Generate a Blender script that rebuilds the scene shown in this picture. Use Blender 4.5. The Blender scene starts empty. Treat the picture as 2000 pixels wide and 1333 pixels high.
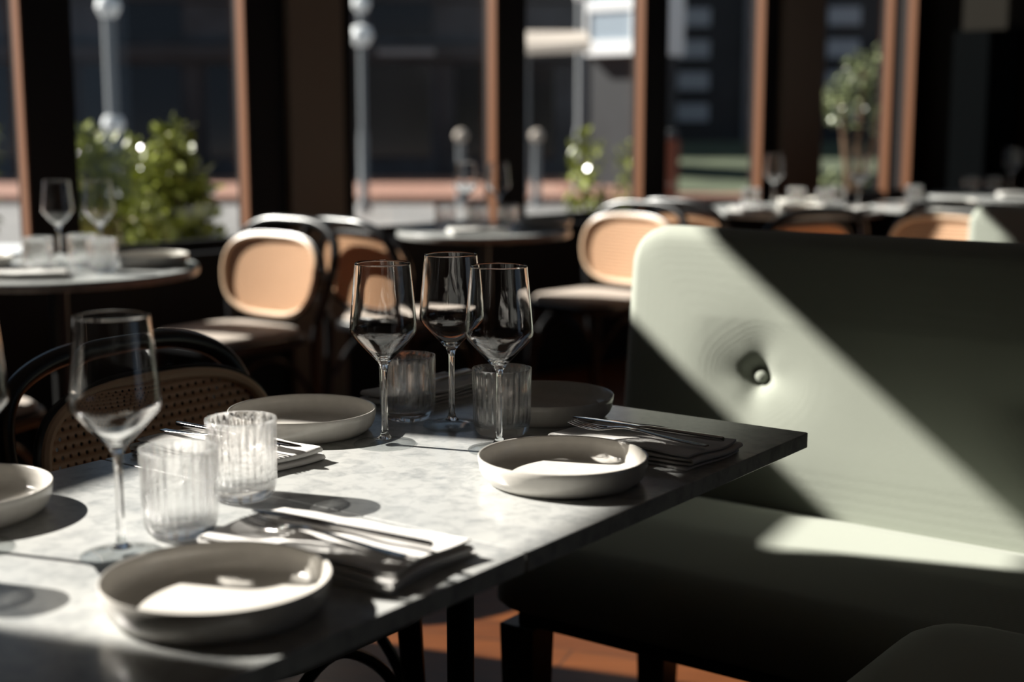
import bpy, bmesh, math, random
from math import sin, cos, pi, radians, sqrt, hypot
from mathutils import Vector, Matrix

sc = bpy.context.scene
COL = sc.collection

# ---------------------------------------------------------------- camera
cam_d = bpy.data.cameras.new('camera')
cam_d.sensor_width = 36.0
cam_d.lens = 50.4
cam_d.clip_start = 0.02
cam_d.clip_end = 300
cam_d.dof.use_dof = True
cam_d.dof.focus_distance = 1.82
cam_d.dof.aperture_fstop = 2.7
cam = bpy.data.objects.new('camera', cam_d)
COL.objects.link(cam)
cam.location = (0, 0, 1.17)
cam.rotation_euler = (radians(90 - 9.16), 0, 0)
sc.camera = cam

# ---------------------------------------------------------------- world, sun, exposure
w = bpy.data.worlds.new('sky')
sc.world = w
w.use_nodes = True
bg = w.node_tree.nodes['Background']
bg.inputs[0].default_value = (0.55, 0.75, 1.0, 1)
bg.inputs[1].default_value = 0.27

SUN_AZ, SUN_EL = -19.0, 36.0
sun_d = bpy.data.lights.new('sun', 'SUN')
sun_d.energy = 14.5
sun_d.angle = radians(0.53)
sun_d.color = (1.0, 0.95, 0.87)
sun = bpy.data.objects.new('sun', sun_d)
COL.objects.link(sun)
Ld = Vector((cos(radians(SUN_AZ)) * cos(radians(SUN_EL)), sin(radians(SUN_AZ)) * cos(radians(SUN_EL)), -sin(radians(SUN_EL))))
sun.rotation_euler = Ld.to_track_quat('-Z', 'Y').to_euler()
sun.location = (-8, 3, 7)
sun_d.cycles.is_caustics_light = True

vs = sc.view_settings
vs.view_transform = 'Standard'
vs.look = 'None'
vs.exposure = 0.0
vs.gamma = 1.0
vs.use_curve_mapping = False
cy = sc.cycles
cy.max_bounces = 18
cy.transmission_bounces = 16
cy.transparent_max_bounces = 24
cy.glossy_bounces = 8
cy.diffuse_bounces = 4
cy.caustics_refractive = True
cy.caustics_reflective = True
cy.blur_glossy = 0.3
cy.sample_clamp_indirect = 40.0
cy.use_denoising = True


# ---------------------------------------------------------------- materials
def srgb(r, g, b):
    f = lambda c: (c / 255 / 12.92) if c / 255 <= 0.04045 else ((c / 255 + 0.055) / 1.055) ** 2.4
    return (f(r), f(g), f(b), 1)


def mat(name, color, rough=0.5, metal=0.0, spec=0.5, bump=None, var=None, sheen=0.0):
    m = bpy.data.materials.new(name)
    m.use_nodes = True
    nt = m.node_tree
    p = nt.nodes['Principled BSDF']
    p.inputs['Base Color'].default_value = color if len(color) == 4 else (*color, 1)
    p.inputs['Roughness'].default_value = rough
    p.inputs['Metallic'].default_value = metal
    p.inputs['Specular IOR Level'].default_value = spec
    if sheen:
        p.inputs['Sheen Weight'].default_value = sheen
    tc = nt.nodes.new('ShaderNodeTexCoord')
    if bump:
        n = nt.nodes.new('ShaderNodeTexNoise')
        n.inputs['Scale'].default_value = bump[0]
        n.inputs['Detail'].default_value = 4
        nt.links.new(tc.outputs['Object'], n.inputs['Vector'])
        b = nt.nodes.new('ShaderNodeBump')
        b.inputs['Strength'].default_value = bump[1]
        b.inputs['Distance'].default_value = 0.002
        nt.links.new(n.outputs['Fac'], b.inputs['Height'])
        nt.links.new(b.outputs['Normal'], p.inputs['Normal'])
    if var:
        n2 = nt.nodes.new('ShaderNodeTexNoise')
        n2.inputs['Scale'].default_value = var[0]
        n2.inputs['Detail'].default_value = 5
        nt.links.new(tc.outputs['Object'], n2.inputs['Vector'])
        r = nt.nodes.new('ShaderNodeValToRGB')
        r.color_ramp.elements[0].position = 0.35
        r.color_ramp.elements[1].position = 0.65
        c = Vector(color[:3])
        r.color_ramp.elements[0].color = (*(c * (1 - var[1])), 1)
        r.color_ramp.elements[1].color = (*(c * (1 + var[1])), 1)
        nt.links.new(n2.outputs['Fac'], r.inputs['Fac'])
        nt.links.new(r.outputs['Color'], p.inputs['Base Color'])
    return m


def glass_mat(name, ior=1.5, tint=(1, 1, 1, 1), thin=0.0):
    m = bpy.data.materials.new(name)
    m.use_nodes = True
    nt = m.node_tree
    nt.nodes.remove(nt.nodes['Principled BSDF'])
    g = nt.nodes.new('ShaderNodeBsdfGlass')
    g.inputs['IOR'].default_value = ior
    g.inputs['Roughness'].default_value = 0.0
    g.inputs['Color'].default_value = tint
    out = g.outputs[0]
    if thin:        # clear pressed glass: part of the light goes straight through
        t = nt.nodes.new('ShaderNodeBsdfTransparent')
        mx = nt.nodes.new('ShaderNodeMixShader')
        mx.inputs[0].default_value = thin
        nt.links.new(out, mx.inputs[1])
        nt.links.new(t.outputs[0], mx.inputs[2])
        out = mx.outputs[0]
    nt.links.new(out, nt.nodes['Material Output'].inputs['Surface'])
    return m


def pane_mat(name, f0=0.025, tint=(0.97, 0.98, 0.98, 1)):
    m = bpy.data.materials.new(name)
    m.use_nodes = True
    nt = m.node_tree
    nt.nodes.remove(nt.nodes['Principled BSDF'])
    t = nt.nodes.new('ShaderNodeBsdfTransparent')
    t.inputs[0].default_value = tint
    g = nt.nodes.new('ShaderNodeBsdfGlossy')
    g.inputs['Roughness'].default_value = 0.01
    lw = nt.nodes.new('ShaderNodeLayerWeight')
    lw.inputs['Blend'].default_value = 0.5
    pw = nt.nodes.new('ShaderNodeMath')
    pw.operation = 'POWER'
    pw.inputs[1].default_value = 5.0
    nt.links.new(lw.outputs['Facing'], pw.inputs[0])
    fr = nt.nodes.new('ShaderNodeMath')
    fr.operation = 'MULTIPLY_ADD'
    fr.inputs[1].default_value = 0.9
    fr.inputs[2].default_value = f0
    nt.links.new(pw.outputs[0], fr.inputs[0])
    mx = nt.nodes.new('ShaderNodeMixShader')
    nt.links.new(fr.outputs[0], mx.inputs[0])
    nt.links.new(t.outputs[0], mx.inputs[1])
    nt.links.new(g.outputs[0], mx.inputs[2])
    nt.links.new(mx.outputs[0], nt.nodes['Material Output'].inputs['Surface'])
    return m


def marble_mat():
    m = bpy.data.materials.new('marble')
    m.use_nodes = True
    nt = m.node_tree
    p = nt.nodes['Principled BSDF']
    p.inputs['Roughness'].default_value = 0.23
    tc = nt.nodes.new('ShaderNodeTexCoord')
    n1 = nt.nodes.new('ShaderNodeTexNoise')
    n1.inputs['Scale'].default_value = 42
    n1.inputs['Detail'].default_value = 7
    n1.inputs['Roughness'].default_value = 0.6
    n1.inputs['Distortion'].default_value = 0.35
    n2 = nt.nodes.new('ShaderNodeTexNoise')
    n2.inputs['Scale'].default_value = 5
    n2.inputs['Detail'].default_value = 4
    r1 = nt.nodes.new('ShaderNodeValToRGB')
    e = r1.color_ramp.elements
    e[0].position, e[0].color = 0.30, (0.275, 0.285, 0.285, 1)
    e[1].position, e[1].color = 0.56, (0.425, 0.43, 0.42, 1)
    r2 = nt.nodes.new('ShaderNodeValToRGB')
    e = r2.color_ramp.elements
    e[0].position, e[0].color = 0.35, (0.90, 0.91, 0.91, 1)
    e[1].position, e[1].color = 0.65, (1.05, 1.05, 1.04, 1)
    mx = nt.nodes.new('ShaderNodeMix')
    mx.data_type = 'RGBA'
    mx.blend_type = 'MULTIPLY'
    mx.inputs['Factor'].default_value = 1
    nt.links.new(tc.outputs['Object'], n1.inputs['Vector'])
    nt.links.new(tc.outputs['Object'], n2.inputs['Vector'])
    nt.links.new(n1.outputs['Fac'], r1.inputs['Fac'])
    nt.links.new(n2.outputs['Fac'], r2.inputs['Fac'])
    nt.links.new(r1.outputs['Color'], mx.inputs['A'])
    nt.links.new(r2.outputs['Color'], mx.inputs['B'])
    nt.links.new(mx.outputs['Result'], p.inputs['Base Color'])
    return m


def cane_mat():
    """woven cane in the panel's own y/z plane: open octagonal holes in a tan weave"""
    m = bpy.data.materials.new('woven_cane')
    m.use_nodes = True
    nt = m.node_tree
    N, Lk = nt.nodes, nt.links
    p = N['Principled BSDF']
    p.inputs['Roughness'].default_value = 0.45
    tc = N.new('ShaderNodeTexCoord')
    sp = N.new('ShaderNodeSeparateXYZ')
    Lk.new(tc.outputs['Object'], sp.inputs[0])

    def M(op, a, b=None):
        n = N.new('ShaderNodeMath')
        n.operation = op
        for i, v in enumerate((a, b)):
            if v is None:
                continue
            if isinstance(v, (int, float)):
                n.inputs[i].default_value = v
            else:
                Lk.new(v, n.inputs[i])
        return n.outputs[0]
    A_, B_ = 0.0155, 0.0270

    def dist(off):
        u = M('SUBTRACT', M('FRACT', M('ADD', M('DIVIDE', sp.outputs['Y'], A_), 50 + off)), 0.5)
        v = M('SUBTRACT', M('FRACT', M('ADD', M('DIVIDE', sp.outputs['Z'], B_), 50 + off)), 0.5)
        return M('SQRT', M('ADD', M('POWER', M('MULTIPLY', u, A_), 2.0), M('POWER', M('MULTIPLY', v, B_), 2.0)))
    d = M('MINIMUM', dist(0.0), dist(0.5))
    hole = M('LESS_THAN', d, 0.0033)
    wv = M('SINE', M('MULTIPLY', sp.outputs['Z'], 2 * pi / 0.0135))
    ramp = N.new('ShaderNodeValToRGB')
    ramp.color_ramp.elements[0].color = srgb(196, 146, 108)
    ramp.color_ramp.elements[1].color = srgb(236, 198, 162)
    Lk.new(M('ADD', M('MULTIPLY', wv, 0.5), 0.5), ramp.inputs['Fac'])
    Lk.new(ramp.outputs['Color'], p.inputs['Base Color'])
    tl = N.new('ShaderNodeBsdfTranslucent')
    tl.inputs[0].default_value = srgb(200, 130, 70)
    mt = N.new('ShaderNodeMixShader')
    mt.inputs[0].default_value = 0.22
    Lk.new(p.outputs[0], mt.inputs[1])
    Lk.new(tl.outputs[0], mt.inputs[2])
    tr = N.new('ShaderNodeBsdfTransparent')
    mh = N.new('ShaderNodeMixShader')
    Lk.new(hole, mh.inputs[0])
    Lk.new(mt.outputs[0], mh.inputs[1])
    Lk.new(tr.outputs[0], mh.inputs[2])
    Lk.new(mh.outputs[0], N['Material Output'].inputs['Surface'])
    return m


def plank_mat(name, c1, c2, plank=(0.9, 0.11), rough=0.4, rot=45):
    m = bpy.data.materials.new(name)
    m.use_nodes = True
    nt = m.node_tree
    p = nt.nodes['Principled BSDF']
    p.inputs['Roughness'].default_value = rough
    tc = nt.nodes.new('ShaderNodeTexCoord')
    mp = nt.nodes.new('ShaderNodeMapping')
    mp.inputs['Rotation'].default_value = (0, 0, radians(rot))
    br = nt.nodes.new('ShaderNodeTexBrick')
    br.inputs['Color1'].default_value = c1
    br.inputs['Color2'].default_value = c2
    br.inputs['Mortar'].default_value = (0.02, 0.012, 0.008, 1)
    br.inputs['Scale'].default_value = 1
    br.inputs['Mortar Size'].default_value = 0.002
    br.inputs['Brick Width'].default_value = plank[0]
    br.inputs['Row Height'].default_value = plank[1]
    mp2 = nt.nodes.new('ShaderNodeMapping')
    mp2.inputs['Rotation'].default_value = (0, 0, radians(rot))
    mp2.inputs['Scale'].default_value = (2.5, 28, 10)
    n = nt.nodes.new('ShaderNodeTexNoise')
    n.inputs['Scale'].default_value = 1.5
    n.inputs['Detail'].default_value = 6
    mx = nt.nodes.new('ShaderNodeMix')
    mx.data_type = 'RGBA'
    mx.blend_type = 'OVERLAY'
    mx.inputs['Factor'].default_value = 0.6
    nt.links.new(tc.outputs['Object'], mp.inputs[0])
    nt.links.new(tc.outputs['Object'], mp2.inputs[0])
    nt.links.new(mp.outputs[0], br.inputs['Vector'])
    nt.links.new(mp2.outputs[0], n.inputs['Vector'])
    nt.links.new(br.outputs['Color'], mx.inputs['A'])
    nt.links.new(n.outputs['Fac'], mx.inputs['B'])
    nt.links.new(mx.outputs['Result'], p.inputs['Base Color'])
    return m


def fabric_mat(name, color, rough=0.85):
    m = mat(name, color, rough, spec=0.2, sheen=0.15)
    nt = m.node_tree
    p = nt.nodes['Principled BSDF']
    tc = nt.nodes.new('ShaderNodeTexCoord')
    hs = []
    for sc_, ax in ((1500, 0), (1500, 2)):
        wv = nt.nodes.new('ShaderNodeTexWave')
        wv.bands_direction = 'XYZ'[ax]
        wv.inputs['Scale'].default_value = sc_ / 6.28
        wv.inputs['Distortion'].default_value = 3
        nt.links.new(tc.outputs['Object'], wv.inputs['Vector'])
        hs.append(wv.outputs['Fac'])
    ad = nt.nodes.new('ShaderNodeMath')
    nt.links.new(hs[0], ad.inputs[0])
    nt.links.new(hs[1], ad.inputs[1])
    n = nt.nodes.new('ShaderNodeTexNoise')
    n.inputs['Scale'].default_value = 260
    n.inputs['Detail'].default_value = 3
    nt.links.new(tc.outputs['Object'], n.inputs['Vector'])
    ad2 = nt.nodes.new('ShaderNodeMath')
    nt.links.new(ad.outputs[0], ad2.inputs[0])
    nt.links.new(n.outputs['Fac'], ad2.inputs[1])
    b = nt.nodes.new('ShaderNodeBump')
    b.inputs['Strength'].default_value = 0.22
    b.inputs['Distance'].default_value = 0.0006
    nt.links.new(ad2.outputs[0], b.inputs['Height'])
    nt.links.new(b.outputs['Normal'], p.inputs['Normal'])
    return m


MARBLE = marble_mat()
CANE = cane_mat()
GLASS = glass_mat('clear_glass')
PRESSED = glass_mat('pressed_glass', thin=0.44)
PANE = pane_mat('window_glass')
THIN = pane_mat('thin_clear_glass', 0.045, (0.93, 0.94, 0.94, 1))
BLACKWOOD = mat('black_lacquered_wood', (0.012, 0.012, 0.013), 0.28)
RATTAN = mat('rattan_rim', srgb(214, 182, 152), 0.4)
CHAIRPAD = fabric_mat('beige_pad', (0.40, 0.34, 0.29))
CERAMIC = mat('off_white_glazed_ceramic', (0.60, 0.575, 0.53), 0.20, var=(90, 0.03))
NAPKIN = fabric_mat('white_linen', (0.68, 0.665, 0.64))
STEEL = mat('polished_steel', (0.55, 0.54, 0.53), 0.12, metal=1.0)
SAGE = fabric_mat('sage_green_fabric', (0.315, 0.338, 0.288))
DARKWOOD = mat('dark_stained_wood', (0.02, 0.016, 0.014), 0.4, bump=(40, 0.2))
TABLE_EDGE = mat('dark_table_edge', (0.05, 0.045, 0.042), 0.4)
IRON = mat('black_iron', (0.012, 0.012, 0.012), 0.45)
FRAME = mat('black_window_frame', (0.006, 0.006, 0.007), 0.6, spec=0.25)
BRONZE = mat('bronze_brown_reveal', srgb(118, 74, 44), 0.5)
COLUMN = mat('brown_plaster_column', (0.17, 0.14, 0.113), 0.75, bump=(30, 0.3))
WALLP = mat('dark_brown_plaster', (0.03, 0.022, 0.018), 0.8, bump=(20, 0.3))
CEIL = mat('grey_ceiling', (0.42, 0.41, 0.40), 0.9)
FLOOR = plank_mat('oak_floor', srgb(104, 58, 26), srgb(86, 46, 20), rot=20)
ASPHALT = mat('grey_asphalt', (0.17, 0.165, 0.162), 0.9, var=(0.9, 0.12))
BRICKP = plank_mat('red_brick_paving', (0.26,0.13,0.09,1), (0.21,0.105,0.075,1), (0.22, 0.11), 0.85, 0)
PAVE = plank_mat('pale_paving', srgb(178, 172, 165), srgb(160, 155, 150), (0.6, 0.4), 0.85, 0)
FACADE = mat('dark_blue_facade', (0.030, 0.036, 0.045), 0.7, var=(2, 0.25))
FACADE2 = mat('charcoal_facade', (0.016, 0.018, 0.022), 0.6, var=(2, 0.2))
DARKGLASS = mat('dark_shop_glass', (0.008, 0.010, 0.013), 0.15)
WHITEP = mat('white_painted_metal', srgb(225, 228, 230), 0.5)
GREYP = mat('grey_painted_metal', srgb(112, 116, 120), 0.6)
STONE = mat('pale_stone_trim', srgb(170, 160, 150), 0.8)
LEAF = mat('glossy_green_leaf', srgb(128, 134, 58), 0.22, var=(6, 0.3))
LEAF_DARK = mat('olive_green_leaf', srgb(128, 136, 96), 0.3, var=(6, 0.3))
STEM = mat('brown_stem', srgb(110, 84, 62), 0.8)
POT = mat('charcoal_planter', (0.03, 0.03, 0.032), 0.6)
GRASS = mat('green_grass', srgb(70, 78, 58), 0.9, var=(3, 0.25))
OFFGLASS = mat('pale_office_glazing', (0.36, 0.40, 0.44), 0.4)
ORANGE = mat('orange_plastic', srgb(120, 55, 25), 0.5)
SIGNBLUE = mat('blue_grey_glazing', (0.30, 0.36, 0.42), 0.3)


# ---------------------------------------------------------------- mesh helpers
class MB:
    def __init__(self):
        self.v, self.f = [], []

    def add(self, vs_, fs_):
        o = len(self.v)
        self.v += [tuple(x) for x in vs_]
        self.f += [tuple(i + o for i in f) for f in fs_]
        return self

    def box(self, x0, x1, y0, y1, z0, z1, M=None):
        vs_ = [(x, y, z) for z in (z0, z1) for y in (y0, y1) for x in (x0, x1)]
        if M is not None:
            vs_ = [M @ Vector(p) for p in vs_]
        return self.add(vs_, [(0, 2, 3, 1), (4, 5, 7, 6), (0, 1, 5, 4), (2, 6, 7, 3), (0, 4, 6, 2), (1, 3, 7, 5)])

    def lathe(self, prof, seg=48, rfun=None, c=(0, 0, 0), closed=False):
        """profile of (r, z); r = 0 ends close on the axis"""
        vs_, rings = [], []
        for k, (r, z) in enumerate(prof):
            if r <= 1e-9:
                rings.append([len(vs_)])
                vs_.append((c[0], c[1], c[2] + z))
            else:
                ring = []
                for i in range(seg):
                    th = 2 * pi * i / seg
                    rr = r if rfun is None else rfun(k, r, z, th)
                    ring.append(len(vs_))
                    vs_.append((c[0] + rr * cos(th), c[1] + rr * sin(th), c[2] + z))
                rings.append(ring)
        fs_ = []
        n = len(rings)
        for k in range(n if closed else n - 1):
            a, b = rings[k], rings[(k + 1) % n]
            for i in range(seg):
                j = (i + 1) % seg
                if len(a) == 1 and len(b) == 1:
                    break
                if len(a) == 1:
                    fs_.append((a[0], b[j], b[i]))
                elif len(b) == 1:
                    fs_.append((a[i], a[j], b[0]))
                else:
                    fs_.append((a[i], a[j], b[j], b[i]))
        return self.add(vs_, fs_)

    def tube(self, pts, r, seg=10, closed=False, flat=1.0):
        pts = [Vector(p) for p in pts]
        n = len(pts)
        rr = r if isinstance(r, (list, tuple)) else [r] * n
        T = []
        for i in range(n):
            a = pts[(i - 1) % n] if (closed or i > 0) else pts[i]
            b = pts[(i + 1) % n] if (closed or i < n - 1) else pts[i]
            T.append((b - a).normalized())
        up = Vector((0, 0, 1)) if abs(T[0].z) < 0.9 else Vector((1, 0, 0))
        nrm = T[0].cross(up).normalized()
        vs_, fs_ = [], []
        for i in range(n):
            nrm = (nrm - T[i] * nrm.dot(T[i])).normalized()
            bn = T[i].cross(nrm)
            for k in range(seg):
                th = 2 * pi * k / seg
                vs_.append(pts[i] + nrm * (cos(th) * rr[i]) + bn * (sin(th) * rr[i] * flat))
        m = n if closed else n - 1
        for i in range(m):
            a, b = i * seg, ((i + 1) % n) * seg
            for k in range(seg):
                k2 = (k + 1) % seg
                fs_.append((a + k, a + k2, b + k2, b + k))
        if not closed:
            fs_.append(tuple(range(seg - 1, -1, -1)))
            fs_.append(tuple((n - 1) * seg + k for k in range(seg)))
        return self.add(vs_, fs_)

    def prism(self, outline, z0, z1):
        n = len(outline)
        vs_ = [(x, y, z0) for x, y in outline] + [(x, y, z1) for x, y in outline]
        fs_ = [tuple(range(n - 1, -1, -1)), tuple(range(n, 2 * n))]
        fs_ += [(i, (i + 1) % n, n + (i + 1) % n, n + i) for i in range(n)]
        return self.add(vs_, fs_)

    def build(self, name, material, parent=None, smooth=True, bevel=0.0, sub=0, angle=40):
        me = bpy.data.meshes.new(name)
        me.from_pydata(self.v, [], self.f)
        bm = bmesh.new()
        bm.from_mesh(me)
        bmesh.ops.recalc_face_normals(bm, faces=bm.faces)
        bm.to_mesh(me)
        bm.free()
        me.materials.append(material)
        if smooth:
            for p in me.polygons:
                p.use_smooth = True
            me.set_sharp_from_angle(angle=radians(angle))
        o = bpy.data.objects.new(name, me)
        COL.objects.link(o)
        if parent is not None:
            o.parent = parent
        if bevel:
            b = o.modifiers.new('edge', 'BEVEL')
            b.width = bevel
            b.segments = 3
            b.limit_method = 'ANGLE'
        if sub:
            s = o.modifiers.new('smooth', 'SUBSURF')
            s.levels = s.render_levels = sub
        return o


def thing(name, label, cat, loc=(0, 0, 0), rotz=0.0, group=None):
    o = bpy.data.objects.new(name, None)
    o.empty_display_size = 0.05
    COL.objects.link(o)
    o.location = loc
    o.rotation_euler = (0, 0, rotz)
    return tag(o, label, cat, group)


def tag(o, label, cat, group=None, kind=None):
    o['label'] = label
    o['category'] = cat
    if group:
        o['group'] = group
    if kind:
        o['kind'] = kind
    return o


def struct(o, label=None):
    o['kind'] = 'structure'
    if label:
        o['label'] = label
    return o


def dup(root, label, loc, rotz, group=None):
    r = root.copy()
    COL.objects.link(r)
    r.location = loc
    r.rotation_euler = (0, 0, rotz)
    r['label'] = label
    if group:
        r['group'] = group
    for ch in list(root.children):
        c = ch.copy()
        COL.objects.link(c)
        c.parent = r
        for g in list(ch.children):
            d = g.copy()
            COL.objects.link(d)
            d.parent = c
    return r


def arc(cx, cy, r, a0, a1, n):
    return [(cx + r * cos(radians(a0 + (a1 - a0) * i / n)), cy + r * sin(radians(a0 + (a1 - a0) * i / n))) for i in range(n + 1)]


def rrect(x0, x1, y0, y1, r, n=8):
    return (arc(x1 - r, y1 - r, r, 0, 90, n) + arc(x0 + r, y1 - r, r, 90, 180, n) +
            arc(x0 + r, y0 + r, r, 180, 270, n) + arc(x1 - r, y0 + r, r, 270, 360, n))


# ---------------------------------------------------------------- the setting: building
U = Vector((cos(radians(45)), sin(radians(45)), 0))          # along the window wall
PC = Vector((0.607, 6.824, 0))
W_ = 0.9675
PIV_S = -4.4
PIV = PC + U * PIV_S
U2 = Vector((sin(radians(27)), cos(radians(27)), 0))         # side wall, turned a little
CORNER_S = 2.60
ZC = 3.45


def wallM(origin, u):
    """local x along the wall, local y into the room, z up"""
    n = Vector((u.y, -u.x, 0))
    return Matrix(((u.x, n.x, 0, origin.x), (u.y, n.y, 0, origin.y), (0, 0, 1, 0), (0, 0, 0, 1)))


MW = wallM(PC, U)
ML = wallM(PIV, U2)
CORN = PC + U * CORNER_S
MR = wallM(CORN, Vector((U.y, -U.x, 0)))

# window wall: sill, head, posts and the columns between
SILL, HEAD = 0.66, 2.60
S0 = PIV_S
m = MB().box(S0 - 0.05, CORNER_S, -0.14, 0.02, 0.0, SILL, MW).build('wall_window', FRAME, smooth=False)
struct(m, 'black panelled sill wall under the street windows')
m = MB().box(S0 - 0.05, CORNER_S, -0.14, 0.02, HEAD, ZC, MW).build('wall_window_head', FRAME, smooth=False)
struct(m, 'black wall above the street windows')
m = MB().box(S0, CORNER_S, -0.10, 0.06, SILL - 0.02, SILL + 0.012, MW).build('trim_1', FRAME, smooth=False, bevel=0.004)
struct(m, 'black window sill ledge')

openings = [(-4.50 * W_, -3.178 * W_), (-3.00 * W_, -2.30 * W_), (-1.80 * W_, -1.0 * W_), (-0.82 * W_, 0.0), (0.175 * W_, 0.985 * W_), (1.55 * W_, 2.285 * W_), (2.345 * W_, 2.545 * W_)]
wn = 0
for i, (a, b) in enumerate(openings):
    wn += 1
    f = 0.022
    wf = MB().box(a, a + f, -0.05, -0.02, SILL + 0.01, HEAD, MW)\
        .box(a + f, b - 0.006, -0.05, -0.02, SILL + 0.01, SILL + 0.05, MW).box(a + f, b - 0.006, -0.05, -0.02, HEAD - 0.05, HEAD, MW) \
        .build('window_%d' % wn, FRAME, smooth=False)
    struct(wf, 'black framed street window pane')
    gl = MB().box(a + f, b - 0.006, -0.030, -0.027, SILL + 0.05, HEAD - 0.05, MW).build('window_glass', PANE, wf, smooth=False)
    # bronze-brown reveal strip on the post at the end of the pane
    MB().box(b - 0.006, b + 0.001, -0.030, 0.018, SILL + 0.012, HEAD, MW).build('window_reveal', BRONZE, wf, smooth=False)
posts = [(-4.56 * W_, -4.50 * W_), (-3.178 * W_, -3.00 * W_), (-2.30 * W_, -2.10 * W_), (-1.88 * W_, -1.80 * W_), (-1.0 * W_, -0.82 * W_),
         (0.0, 0.175 * W_), (0.985 * W_, 1.13 * W_), (1.50 * W_, 1.55 * W_), (2.285 * W_, 2.345 * W_), (2.545 * W_, 2.72 * W_)]
for i, (a, b) in enumerate(posts):
    struct(MB().box(a + 0.001, b, -0.06, 0.02, SILL, HEAD, MW).build('trim_%d' % (i + 2), FRAME, smooth=False), 'black post between street windows')
for i, (a, b) in enumerate([(-2.13 * W_, -1.87 * W_), (1.12 * W_, 1.51 * W_)]):
    struct(MB().box(a, b, -0.14, 0.05, 0, ZC, MW).build('trim_%d' % (i + 12), COLUMN, smooth=False, bevel=0.004), 'brown plastered column between street windows')

# unseen side wall; its clerestory slot and posts are placed to shape the sun patches
SILL_A, SILL_B, SLOT1 = 2.79, 2.925, 3.235
WL = [(-7.5, 0.02, 0, SILL_A), (-7.5, 0.02, SLOT1, ZC), (-7.5, -1.79, SILL_A, SLOT1), (-1.02, -0.56, SILL_A, SLOT1), (-0.56, 0.02, SILL_A, SILL_B)]
mb = MB()
for (x0, x1, z0, z1) in WL:
    mb.box(x0, x1, -0.06, 0.0, z0, z1, ML)
m = mb.build('wall_left', WALLP, smooth=False)
struct(m, 'unseen dark brown side wall, its high slot shaped for the sun patches')
m = MB().box(-0.2, 9.0, -0.14, 0.0, 0, ZC, MR).build('wall_right', FRAME, smooth=False)
struct(m, 'dark end wall')
m = MB().box(0.03, 0.66, 0.0, 0.03, 0, ZC, MR).build('trim_14', mat('taupe_panel', (0.016, 0.014, 0.011), 0.9, spec=0.1), smooth=False)
struct(m, 'taupe plaster strip on the end wall')
m = MB().box(0.22, 0.62, 0.03, 0.07, 0, 1.62, MR).build('door_1', mat('dark_slate_door', (0.0022, 0.0028, 0.0032), 0.9, spec=0.02), smooth=False)
struct(m, 'dark slate door leaf against the end wall')
# back wall, floor, ceiling
PB = PIV - U2 * 7.4
m = MB().box(PB.x - 1, 12.0, -3.2, -3.06, 0, ZC).build('wall_back', WALLP, smooth=False)
struct(m, 'dark brown wall behind the diners')
room = [tuple((PIV - U2 * 7.5)[:2]), (12.0, -3.2), (12.0, -1.5), tuple(CORN[:2]), tuple(PIV[:2])]
m = MB().prism([(p[0], p[1]) for p in room], -0.06, 0.0).build('floor', FLOOR, smooth=False)
struct(m, 'orange-brown wooden plank floor')
big = [tuple((PIV - U2 * 7.5)[:2]), (12.3, -3.2), (12.3, -1.2), (CORN.x + .15, CORN.y + .15), (PIV.x - .02, PIV.y + .06)]
m = MB().prism(big, ZC, ZC + 0.1).build('ceiling', CEIL, smooth=False)
struct(m, 'grey plaster ceiling')

# ---------------------------------------------------------------- the street outside
def gslab(x0, x1, y0, y1, z0, z1, name, ma, label):
    return struct(MB().box(x0, x1, y0, y1, z0, z1).build(name, ma, smooth=False), label)


gslab(-60, 60, 3.0, 60, -0.30, -0.10, 'ground', ASPHALT, 'grey asphalt street')
gslab(-60, 60, 19.6, 25.6, -0.10, 0.0, 'pavement', BRICKP, 'red brick pavement across the street')
gslab(-60, 60, 12.6, 13.4, -0.10, -0.085, 'road_marking', WHITEP, 'white line painted on the street')


# ---------------------------------------------------------------- table ware builders
def wine_foot_mesh():
    return MB().lathe([(0.0, 0.0030), (0.010, 0.0028), (0.022, 0.0020), (0.032, 0.0010), (0.0376, 0.0003), (0.0386, 0.0), (0.0393, 0.0004), (0.0395, 0.0012), (0.0386, 0.0021), (0.030, 0.0034),
                       (0.018, 0.0054), (0.0105, 0.0078), (0.0, 0.0079)], 72)


def wine_glass_mesh():
    o = [(0.0, 0.0081), (0.0098, 0.0081), (0.0080, 0.0100), (0.0058, 0.0127),
         (0.0042, 0.018), (0.0038, 0.030), (0.0037, 0.055), (0.0038, 0.080), (0.0043, 0.094), (0.0056, 0.1015), (0.0090, 0.1075), (0.0150, 0.1140),
         (0.0225, 0.1218), (0.0310, 0.1310), (0.0385, 0.1395), (0.0415, 0.1435), (0.0424, 0.1465), (0.0425, 0.1495), (0.0416, 0.1600), (0.0399, 0.1790), (0.0376, 0.2030), (0.0349, 0.2300), (0.0346, 0.2318),
         (0.0341, 0.2322), (0.0338, 0.2316)]
    i = [(0.0341, 0.2300), (0.0367, 0.2030), (0.0390, 0.1790), (0.0407, 0.1600), (0.0415, 0.1498), (0.0413, 0.1470), (0.0404, 0.1443), (0.0375, 0.1405), (0.0300, 0.1322), (0.0212, 0.1232),
         (0.0135, 0.1162), (0.0070, 0.1118), (0.0030, 0.1103), (0.0, 0.1100)]
    return MB().lathe(o + i, 72)


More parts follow.
